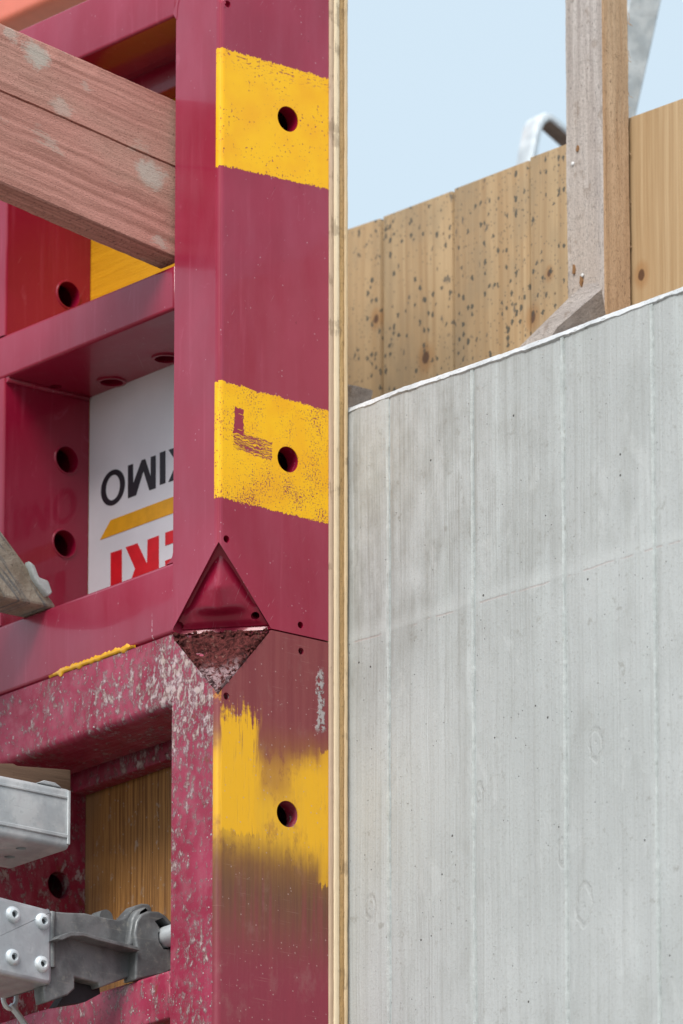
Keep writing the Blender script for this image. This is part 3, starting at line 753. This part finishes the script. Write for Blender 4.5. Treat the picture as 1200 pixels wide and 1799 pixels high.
# ------------------------------------------------------------------ panels
YD = .1020                        # frame depth
XI = at(305, 800, 'Y', 0).x       # inner edge of the stile
XW = at(5, 800, 'Y', 0).x         # inner web plane
YB = .0805                        # inner board plane
z0 = at(302, 1112, 'Y', 0).z      # seam between the panels
zr1 = at(305, 986, 'Y', 0).z      # top of the bottom rail
c1t, c1b = at(302, 466, 'Y', 0).z, at(302, 543, 'Y', 0).z
trb = at(305, 29, 'Y', 0).z; trt = trb+.0455
l0 = z0-.0012
lr = at(303, 1240, 'Y', 0).z
lct = at(295, 1703, 'Y', 0).z
ZT, ZB = trt, -.75
def corner(zv, s, hgt=.054):
    """cutting body for the pressed corner; s=+1 points up (upper panel), -1 down"""
    A = Vector((XI-.0005, 0, zv)); B = Vector((0, at(470, 1107, 'X', 0).y, zv)); C = Vector((0, 0, zv+s*hgt))
    n = (B-A).cross(C-A).normalized()
    if n.dot(Vector((1, -1, -s))) < 0: n = -n
    cen = (A+B+C)/3
    top = [p+n*.0004+(p-cen)*.0 for p in (A, B, C)]
    inn = [cen+(p-cen)*.97-n*.008 for p in (A, B, C)]
    out = [A+Vector((0, -.02, -s*.02)), B+Vector((.02, 0, -s*.02)), C+Vector((.02, -.02, 0)), Vector((.02, -.02, zv-s*.02)), A+Vector((.0, 0, -s*.02)), B+Vector((0, 0, -s*.02))]
    return A, B, C, n, cen, hull(top+inn+out)
def tie(px, py, r=.0098, dep=.046):
    q = at(px, py, 'X', 0); return cyl(q, 'X', r, .01, -dep, 40)
def small(px, py, r=.0028, d=.012): 
    q = at(px, py, 'X', 0); return cyl(q, 'X', r, .006, -d, 20)
def rnd(v):                                   # the rounded long arris of the stile
    return abs(v.x) < 1e-4 and abs(v.y) < 1e-4
# ---- upper panel
up_ = thing('formwork_panel', 'clean dark red formwork panel frame with two bright yellow bands, upper of the two', 'formwork panel', (0, 0, z0), 'red formwork panels')
A, B, C, n_, cen, ct = corner(z0, 1)
def gcut(px, py, r):
    # bore through the gusset along its normal at the photo position
    d = (at(px, py, 'Y', 0)-CAM).normalized(); t = (A-CAM).dot(n_)/d.dot(n_); p = CAM+d*t
    b = bmesh.new(); bmesh.ops.create_cone(b, cap_ends=True, segments=24, radius1=r, radius2=r, depth=.05)
    bmesh.ops.rotate(b, verts=b.verts, cent=(0, 0, 0), matrix=n_.to_track_quat('Z', 'Y').to_matrix()); bmesh.ops.translate(b, verts=b.verts, vec=p); return b
bm = box(XI, 0, 0, YD, z0, ZT, .0045, 5, rnd)
A3, B3, C3, n3, cen3, ct3 = corner(ZT, -1, .048)
bm = boolean(bm, [box(XI+.004, -.013, .013, YD-.006, z0+.075, ZT-.07), ct, ct3, gcut(446, 1086, .0029), gcut(312, 1104, .0031), tie(506, 209), tie(506, 807), small(400, 7), small(398, 947), small(528, 1098, .0026)])
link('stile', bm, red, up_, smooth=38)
def gusset(A, B, C, n, s, rough=0):
    bm = bmesh.new(); N = 28; V = {}
    cc = (A+B+C)/3
    for i in range(N+1):
        for j in range(N+1-i):
            a, b = i/N, j/N; c = 1-a-b
            p = A*a+B*b+C*c
            e = min(a, b, c)*3                # 0 at rim, 1 in the centre
            # pressed: falls away at the rim, rises to a ridge below C, flat foot
            if not rough:
                sd = min(a, b)/(max(a+b, .02))            # 0 at sides .5 on the ridge line
                r1 = -.0080+.0140*min(1, sd*2.05)*min(1, max(0, (1-c)-.10)*2.8)
                foot = max(0, min(1, ((a+b)-.70)/.14)); foot = foot*foot*(3-2*foot)
                h = r1*(1-foot)+(-.0050)*foot
                h = min(h, .005)
                h -= .001*(e < .12)
            else:
                h = -.0012-.0035*min(1, e*1.3)+.0050*mn.noise(p*75)+.0036*mn.noise(p*190)+.0022*mn.noise(p*420)-.006*max(0, a-.72)
            V[i, j] = bm.verts.new(p+n*h)
    for i in range(N):
        for j in range(N-i):
            bm.faces.new((V[i, j], V[i+1, j], V[i, j+1]))
            if i+j < N-1: bm.faces.new((V[i+1, j], V[i+1, j+1], V[i, j+1]))
    ex = bmesh.ops.extrude_face_region(bm, geom=list(bm.faces))
    bmesh.ops.translate(bm, verts=[v for v in ex['geom'] if isinstance(v, bmesh.types.BMVert)], vec=-n*.012)
    bmesh.ops.recalc_face_normals(bm, faces=bm.faces); return bm
gb = gusset(A*.985+cen*.015, B*.985+cen*.015, C*.92+cen*.08, n_, 1)
holeA = at(446, 1086, 'X', .0); 
gb = boolean(gb, [gcut(446, 1086, .0031), gcut(312, 1104, .0034)])
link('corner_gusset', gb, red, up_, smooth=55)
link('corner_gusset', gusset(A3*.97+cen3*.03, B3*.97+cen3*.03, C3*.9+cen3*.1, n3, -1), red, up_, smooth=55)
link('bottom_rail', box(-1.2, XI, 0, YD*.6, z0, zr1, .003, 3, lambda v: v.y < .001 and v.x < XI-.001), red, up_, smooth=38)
# small weld fillet in the inner corner
pts = [(XI, 0, zr1-.0005), (XI-.009, 0, zr1-.0005), (XI-.004, 0, zr1+.0015), (XI-.0015, 0, zr1+.004), (XI, 0, zr1+.009)]
link('weld_seam', prism(pts, 'Y', .0004, .02), red, up_)
q = [at(p, 560, 'Z', c1b) for p in (0,)]
def under(xp, yp, r, zz):         # hole in an underside
    q = at(xp, yp, 'Z', zz); return cyl(q, 'Z', r, zz-.01, zz+.02, 28)
cb = box(-1.2, XI-.0012, .0006, YB, c1b, c1t, .0028, 3, lambda v: v.y < .002)
cb = boolean(cb, [under(196, 670, .0105, c1b), under(292, 629, .0105, c1b), under(98, 679, .0045, c1b)])
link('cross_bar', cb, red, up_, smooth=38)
for (xp, yp) in ((196, 670), (292, 629)):          # collars inside the bores
    q = at(xp, yp, 'Z', c1b); b = cyl(q, 'Z', .0112, c1b-.0012, c1b+.001, 32); b = boolean(b, [cyl(q, 'Z', .0088, c1b-.01, c1b+.02, 32)])
    link('bore_collar', b, red, up_)
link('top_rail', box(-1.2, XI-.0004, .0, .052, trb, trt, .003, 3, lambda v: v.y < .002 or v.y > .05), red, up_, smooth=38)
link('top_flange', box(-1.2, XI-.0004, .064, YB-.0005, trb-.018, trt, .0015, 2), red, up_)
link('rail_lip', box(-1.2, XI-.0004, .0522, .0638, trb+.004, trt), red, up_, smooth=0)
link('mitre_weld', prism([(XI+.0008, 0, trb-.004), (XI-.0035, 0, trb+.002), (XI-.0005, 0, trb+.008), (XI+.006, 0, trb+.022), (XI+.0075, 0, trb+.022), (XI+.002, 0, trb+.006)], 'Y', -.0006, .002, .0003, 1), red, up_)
def web(z_a, z_b, mat, par, holes):
    bm = box(XW-.05, XW, .0004, YB, z_a, z_b, .002, 3, lambda v: v.y < .002 and v.x > XW-.01)
    cut = []
    for (px, py) in holes:
        q = at(px, py, 'X', XW); cut.append(cyl(q, 'X', .0105, XW+.01, XW-.04, 32))
    bm = boolean(bm, [box(XW-.046, XW-.010, .006, YB-.006, z_a+.01, z_b-.01)]+cut) if cut else bm
    return link('inner_stile', bm, mat, par, smooth=38)
web(c1t, trb, red, up_, [(120, 518)])
web(zr1, c1b, red, up_, [(117, 808), (113, 955)])
for (px, py) in ((120, 518), (117, 808), (113, 955)):          # rolled rims
    q = at(px, py, 'X', XW); b = cyl(q, 'X', .0122, XW-.001, XW+.0008, 36, None, .0112); b = boolean(b, [cyl(q, 'X', .0103, XW-.01, XW+.01, 36)])
    link('rolled_rim', b, red, up_, smooth=50)
bm = tube([Vector((XW+.0008, .002, c1b-.001)), Vector((XW+.0008, YB-.002, c1b-.001))], .0026, 10); link('weld_seam', bm, red, up_)
link('yellow_board', box(-1.2, XI-.0006, YB+.0004, YD-.0004, c1t-.001, trt-.002), yb, up_, smooth=0)
lab = link('label_plate', box(XW+.0004, XI-.0006, YB+.0002, YD-.0004, zr1-.03, c1b+.002), white, up_, smooth=0)
link('backing_board', box(-1.2, XW-.0004, YB+.0004, YD-.0004, z0, c1t-.002), yb, up_, smooth=0)
def letter(polys, mat, holes=()):
    f = lambda L: [at(p, q, 'Y', YB) for p, q in L]
    o = link('printed_letter', prism(f(polys), 'Y', YB-.0002, YB+.0006, holes=[f(h) for h in holes]), mat, lab, smooth=0); return o
# upside-down word in black and, under a yellow bar, in red
def ell(cx, cy, a, b, k, n=36): return [(cx+a*math.cos(2*math.pi*i/n), cy+b*math.sin(2*math.pi*i/n)+k*a*math.cos(2*math.pi*i/n)) for i in range(n)]
letter(ell(198.5, 856.5, 21, 31, -.36), inkb, [ell(198.5, 856.5, 12.5, 22, -.36)])
letter([(225, 818), (233.5, 815), (234, 850), (249, 808.5), (255, 806.5), (265, 838), (265, 803), (273.5, 800), (273.5, 857.5), (262.5, 861.5), (252, 827), (239, 870), (225, 875.5)], inkb)
letter([(281, 795.5), (290.5, 792), (290.5, 848.5), (281, 852)], inkb)
letter([(296.5, 790.5), (306, 787), (316, 806), (326, 779.5), (336, 776), (321, 812), (337, 832), (326, 836), (316, 820), (306.5, 843), (296, 847), (310.5, 813)], inkb)
letter([(176, 948.5), (194.5, 914), (330, 863), (330, 892)], inky)
letter([(194.5, 971.5), (214, 965), (214, 1036), (194.5, 1043)], inkr)
letter([(221, 961.5), (241.5, 954.5), (258.5, 991), (259.5, 948), (279, 941), (279, 1013), (262, 1019), (240, 1027), (231, 1018), (236, 1003), (237.5, 999)], inkr)
letter([(290.5, 936), (330, 922), (330, 1044), (290.5, 1058), (290.5, 1034), (312, 1026), (312, 999), (290.5, 1007), (290.5, 985), (312, 977), (312, 951), (290.5, 958.5)], inkr)
# yellow paint drips on the lower rim of the bottom rail
xa, xb = at(88, 1185, 'Y', 0).x, at(238, 1132, 'Y', 0).x
for k in range(1):
    bm = bmesh.new(); n = 90; rows = []
    for i in range(n+1):
        x = xa+(xb-xa)*i/n; t = i/n; hgt = .0030+.0022*mn.noise(Vector((x*160, 1, 0)))+.0015*mn.noise(Vector((x*420, 1, 0))); hgt *= min(1, t*8)*min(1, (1-t)*12); hgt = max(hgt, .0003)
        dr = -.0005-.0035*max(0, mn.noise(Vector((x*130, 9, 0))))
        rows.append([bm.verts.new(p) for p in ((x, .0002, z0+.0005+hgt), (x, -.0011, z0+.0005+hgt*.6), (x, -.0014, z0+.0006), (x, -.0006, z0+dr), (x, .0002, z0+dr-.0002))])
    for i in range(n):
        for j in range(5): bm.faces.new((rows[i][j], rows[i][(j+1) % 5], rows[i+1][(j+1) % 5], rows[i+1][j]))
    bm.faces.new(rows[0]); bm.faces.new(rows[-1]); bmesh.ops.recalc_face_normals(bm, faces=bm.faces)
    link('paint_drip', bm, ydrip, up_, smooth=60)

# ---- lower panel
lo = thing('formwork_panel', 'worn cement-crusted red formwork panel frame with a rubbed yellow band, lower of the two', 'formwork panel', (0, 0, ZB), 'red formwork panels')
A2, B2, C2, n2, cen2, ct2 = corner(l0, -1)
bm = box(XI, 0, 0, YD, ZB, l0, .0045, 5, rnd)
bm = boolean(bm, [box(XI+.004, -.013, .013, YD-.006, ZB+.01, l0-.075), ct2, tie(505, 1430), small(529, 1144, .0026), small(398, 1223)])
link('stile', bm, worn, lo, smooth=38)
link('corner_gusset', gusset(A2*1.02-cen2*.02, B2*1.02-cen2*.02, C2*1.03-cen2*.03, n2, -1, 1), crust_m, lo, smooth=50, label='corner filled with crumbled concrete crust')
link('top_rail', box(-1.2, XI, 0, .060, lr, l0, .006, 4, lambda v: (v.y < .001 or v.y > .059) and v.z < lr+.001), worn, lo, smooth=50)
link('top_flange', box(-1.2, XI-.0004, .0655, YB-.0005, at(150, 1386, 'Y', .066).z+.0005, l0, .0015, 2), worn, lo)
lcb = box(-1.2, XI-.0022, .001, YB, lct-.036, lct, .003, 3, lambda v: v.y < .003)
link('cross_bar', lcb, worn, lo, smooth=38)
web(lct, lr, worn, lo, [(104, 1555)])
web(ZB, lct-.036, worn, lo, [])
link('ply_board', box(-1.2, XI-.0006, YB+.0004, YD-.0004, ZB, l0), brn, lo, smooth=0)
# cement crumbs standing on the worn faces
rc = bmesh.new()
def crumb(bm, p, r):
    m_ = bmesh.ops.create_icosphere(bm, subdivisions=1, radius=r)
    for vv in m_['verts']: vv.co = Vector((vv.co.x*random.uniform(.7, 1.5), vv.co.y*.55, vv.co.z*random.uniform(.7, 1.7)))+p
for i in range(230):
    if random.random() < .5: p = Vector((random.uniform(XI, -.004), -.0001, random.uniform(-.42, l0-.003)))
    else: p = Vector((random.uniform(-.26, XI), -.0001, random.uniform(lr+.003, l0-.002)))
    if random.random() < .25: p = Vector((random.uniform(-.26, XI-.004), .001, lct-random.uniform(0, .034)))
    # keep clear of the pressed corner
    if p.z > l0-.056 and (p.x-(XI))/(-XI)+(p.z-(l0-.056))/.056 > .9: continue
    crumb(rc, p, random.uniform(.00025, .0007))
ec = bmesh.new()
for (P_, Q_) in ((A2, C2), (B2, C2), (A2, B2)):
    for i in range(60):
        t = random.random(); p = P_.lerp(Q_, t)+n2*random.uniform(-.002, .0004)+(cen2-P_.lerp(Q_, t))*random.uniform(-.03, .16)
        m_ = bmesh.ops.create_icosphere(ec, subdivisions=1, radius=random.uniform(.0005, .0018))
        for vv in m_['verts']: vv.co = Vector((vv.co.x*random.uniform(.7, 1.3), vv.co.y*random.uniform(.7, 1.3), vv.co.z*random.uniform(.6, 1.2)))+p
link('crust_crumb', ec, crust_m, lo, smooth=0, kind='stuff')
crm = plain('dried_cement_crumbs', (.50, .43, .44), .9, .3)
link('cement_crumb', rc, crm, lo, smooth=0, kind='stuff')

# ------------------------------------------------------------------ plank in the pocket
hz = .1225; tw = .027; PXf = XI-.0045
pd = Vector((0, 1, -.148)).normalized()
# upper edge of the visible face passes through photo point (0,40)
pe = at(0, 40, 'X', PXf); pend_y = .028
L = .75
top_end = pe+pd*((pend_y-pe.y)/pd.y)
hh = hz*pd.y
pz = Vector((0, pd.z*-1, pd.y)); pz = Vector((0, -pd.z, pd.y))
o = link('timber_plank', rough_beam(L, tw, hh, 220, .0007, 10, hh/2-.122*.42, 2), plank, smooth=40)
org = top_end-pd*L-pz*(hh/2)-Vector((tw/2, 0, 0))
# local x = pd, z = pz, y = z cross x
ym = pz.cross(pd)
o.matrix_world = Matrix(((pd.x, ym.x, pz.x, org.x), (pd.y, ym.y, pz.y, org.y), (pd.z, ym.z, pz.z, org.z), (0, 0, 0, 1)))
tag(o, 'thick reddish cracked plank stuck into the clean red frame above its cross bar', 'plank')

# ------------------------------------------------------------------ muddy diagonal timber
XD = -.205
pts = [at(p, q, 'X', XD) for p, q in ((-120, 770), (0, 929), (52, 1000), (98, 1062), (98, 1075), (28, 1090), (22, 1081), (0, 1074), (-60, 1062), (-140, 950))]
zf = zr1+.0004
for p in pts: p.z = max(p.z, zf)
bm = prism(pts, 'X', XD, XD-.036, .0022, 2)
d_ = link('diagonal_timber', bm, mud, base=(XD, 0, zf), smooth=40)
tag(d_, 'mud-crusted slanting timber beside the white label, resting on the bottom rail', 'timber')
bm = prism([at(p, q, 'X', XD+.004) for p, q in ((50, 985), (60, 993), (68, 1014), (84, 1020), (92, 1042), (84, 1048), (70, 1030), (60, 1015))], 'X', XD-.002, XD+.005, .0012, 2)
link('cement_lump', bm, ridm, d_, smooth=50)

brown_t = wood('shade_darkened_timber', 1, (.10, .055, .035), (.19, .115, .075), (.15, .10, .07), .8, .9, None, .0006).mat  # block's brown darkened to carry the shade under the rail
# ------------------------------------------------------------------ grey box beam and block over it
XG = -.13
zt_ = at(121, 1385, 'X', XG).z; zb2 = at(118, 1491, 'X', XG).z; ye = at(121, 1440, 'X', XG).y
tilt = .0
gbm = box(XG-.075, XG, ye-.6, ye, zb2, zt_, .004, 4, lambda v: abs(v.y-ye) > .01)
gbm = boolean(gbm, [box(XG-.071, XG-.004, ye-.05, ye+.01, zb2+.004, zt_-.004), cyl((XG-.02, ye-.028, zb2), 'Z', .004, zb2-.01, zb2+.01), cyl((XG-.045, ye-.02, zb2), 'Z', .004, zb2-.01, zb2+.01)])
bt = thing('box_beam', 'dull grey aluminium box beam ending in the open bay of the worn panel', 'metal beam', (XG, ye, zb2))
link('beam_body', gbm, alu, bt, smooth=35)
link('folded_rib', box(XG, XG+.0012, ye-.6, ye-.001, zb2+.0075, zb2+.0105, .0005, 1), alu, bt)
link('folded_rib', box(XG, XG+.0010, ye-.6, ye-.001, zt_-.0085, zt_-.0065, .0004, 1), alu, bt)
link('end_rim', box(XG, XG+.0014, ye-.002, ye+.0006, zb2+.003, zt_-.002, .0004, 1), alu, bt)
link('top_clip', prism([(0, ye-.028, zt_-.0002), (0, ye-.022, zt_+.0026), (0, ye-.012, zt_+.0026), (0, ye-.006, zt_-.0002)], 'X', XG-.02, XG-.0006, .0005, 1), alu, bt)
XB = XG-.065
pts = [at(p, q, 'X', XB) for p, q in ((-60, 1340), (24, 1341), (32, 1345), (125, 1352), (125, 1395), (-60, 1395))]
for p in pts: p.z = max(p.z, zt_+.0003)
b_ = link('timber_block', prism(pts, 'X', XB, XB-.045, .0012, 2), brown_t, base=(XB, ye, zt_)); tag(b_, 'muddy brown timber block lying on top of the grey box beam', 'timber block')

# ------------------------------------------------------------------ riveted hook coupler
XC = -.098
T = lambda L, X_: [at(p, q, 'X', X_) for p, q in L]
hkr = thing('hook_coupler', 'grey metal coupler with four rivets and a dark cast hook', 'coupler', tuple(at(120, 1740, 'X', XC)))
bm = prism(T([(-90, 1551), (0, 1574), (90, 1597), (93, 1602), (93, 1727), (86, 1731), (0, 1711), (-90, 1690)], XC), 'X', XC, XC-.055, .0035, 3)
link('sleeve', bm, alu2, hkr, smooth=40)
XH = XC-.004
body = T([(86, 1600), (118, 1603), (150, 1604), (180, 1611), (208, 1616), (220, 1611), (228, 1601), (238, 1591), (250, 1587), (262, 1588), (267, 1594), (268, 1612), (250, 1640), (240, 1712), (176, 1735), (174, 1727), (132, 1717), (132, 1737), (120, 1748), (80, 1762), (76, 1740)], XH)
bm = prism(body, 'X', XH, XH-.012, .0012, 2); link('hook_plate', bm, cast, hkr, smooth=40)
lobe = T([(238, 1722), (240, 1660), (236, 1640), (240, 1618), (248, 1606), (262, 1600), (280, 1601), (292, 1608), (304, 1622), (312, 1645), (312, 1700), (290, 1712)], XH+.009)
slot = T([(272, 1618), (286, 1612), (306, 1632), (306, 1668), (288, 1668), (279, 1655), (277, 1640), (280, 1630)], XH+.009)
bm = prism(lobe, 'X', XH+.009, XH-.006, .0018, 3); 
bm = boolean(bm, [prism(slot, 'X', XH+.02, XH-.002)])
link('hook_lobe', bm, cast, hkr, smooth=40)
fil = T([(222, 1664), (226, 1635), (229, 1612), (238, 1600), (256, 1592), (262, 1598), (248, 1608), (243, 1625), (246, 1665)], XH+.003)
link('hook_fillet', prism(fil, 'X', XH-.004, XH+.0055, .0030, 3), cast, hkr, smooth=60)
rib = T([(97, 1650), (108, 1642), (124, 1637), (146, 1638), (170, 1645), (243, 1664), (244, 1671), (170, 1652), (146, 1645), (124, 1645), (108, 1652)], XC+.008)
link('stiffening_rib', prism(rib, 'X', XH-.002, XC+.009, .0006, 2), cast, hkr, smooth=40)
link('neck_bend', tube(T([(92, 1603), (90, 1618), (89, 1640), (90, 1670), (90, 1700)], XH+.001), .003, 12), cast, hkr)
qp = at(287, 1648, 'X', XH+.002); link('coupler_pin', cyl(qp, 'X', .0078, XH-.004, XI-.001, 36), galv, hkr, smooth=40)
qb = at(187, 1612, 'X', XH-.03); link('pin_collar', cyl(qb, 'X', .006, XH-.03, XH-.042, 24), cast, hkr)
link('rubber_insert', prism(T([(134, 1716), (174, 1726), (176, 1746), (150, 1760), (100, 1768)], XH-.010), 'X', XH-.010, XH-.02), blk, hkr)
rv = None
for (px, py) in ((22.5, 1607), (74.5, 1619), (22, 1682), (73, 1694)):
    q = at(px, py, 'X', XC); r = .0062
    bm = bmesh.new(); prof = [(0.0026, .0022), (.0028, .0030), (.0045, .0027), (.0057, .0016), (.0062, 0.0), (.0062, -.001)]; n = 28; rows = []
    for (rr, h) in [(.0022, .0006)]+prof: rows.append([bm.verts.new((q.x+h, q.y+rr*math.cos(2*math.pi*t/n), q.z+rr*math.sin(2*math.pi*t/n))) for t in range(n)])
    for i in range(len(rows)-1):
        for t in range(n): bm.faces.new((rows[i][t], rows[i][(t+1) % n], rows[i+1][(t+1) % n], rows[i+1][t]))
    bm.faces.new(rows[0]); bm.faces.new(rows[-1]); bmesh.ops.recalc_face_normals(bm, faces=bm.faces)
    ro = link('rivet', bm, galv, hkr, smooth=50)
    link('rivet_socket', cyl(q, 'X', .0021, q.x+.0002, q.x+.0009, 6), blk, ro, smooth=0)

# ------------------------------------------------------------------ little eye pin under the coupler
XE = -.16
ek = thing('eye_pin', 'small steel eye pin hanging under the riveted coupler', 'eye pin', tuple(at(15, 1765, 'X', XE)))
ring = [at(17, 1752, 'X', XE)+Vector((0, .006*math.cos(a), .0085*math.sin(a))) for a in [2*math.pi*i/24 for i in range(25)]]
link('eye', tube(ring, .0018, 10), galv, ek)
link('shank', tube(T([(18, 1766), (30, 1780), (44, 1800), (60, 1822)], XE), .0024, 12), galv, ek)
bm = bmesh.new(); bmesh.ops.create_uvsphere(bm, u_segments=14, v_segments=10, radius=.0036); bmesh.ops.translate(bm, verts=bm.verts, vec=at(8, 1744, 'X', XE)+Vector((.002, 0, 0))); link('ball_end', bm, galv, ek)

# ------------------------------------------------------------------ salmon beam beyond the frame
ys_ = .45
e1 = at(0, 41, 'Y', ys_)
sb = link('salmon_beam', box(-2.2, e1.x+.5, ys_, ys_+.06, e1.z, e1.z+.12, .006, 4), salmon, base=(e1.x, ys_, e1.z)); tag(sb, 'salmon red painted beam behind the top rail in the upper left corner', 'beam')
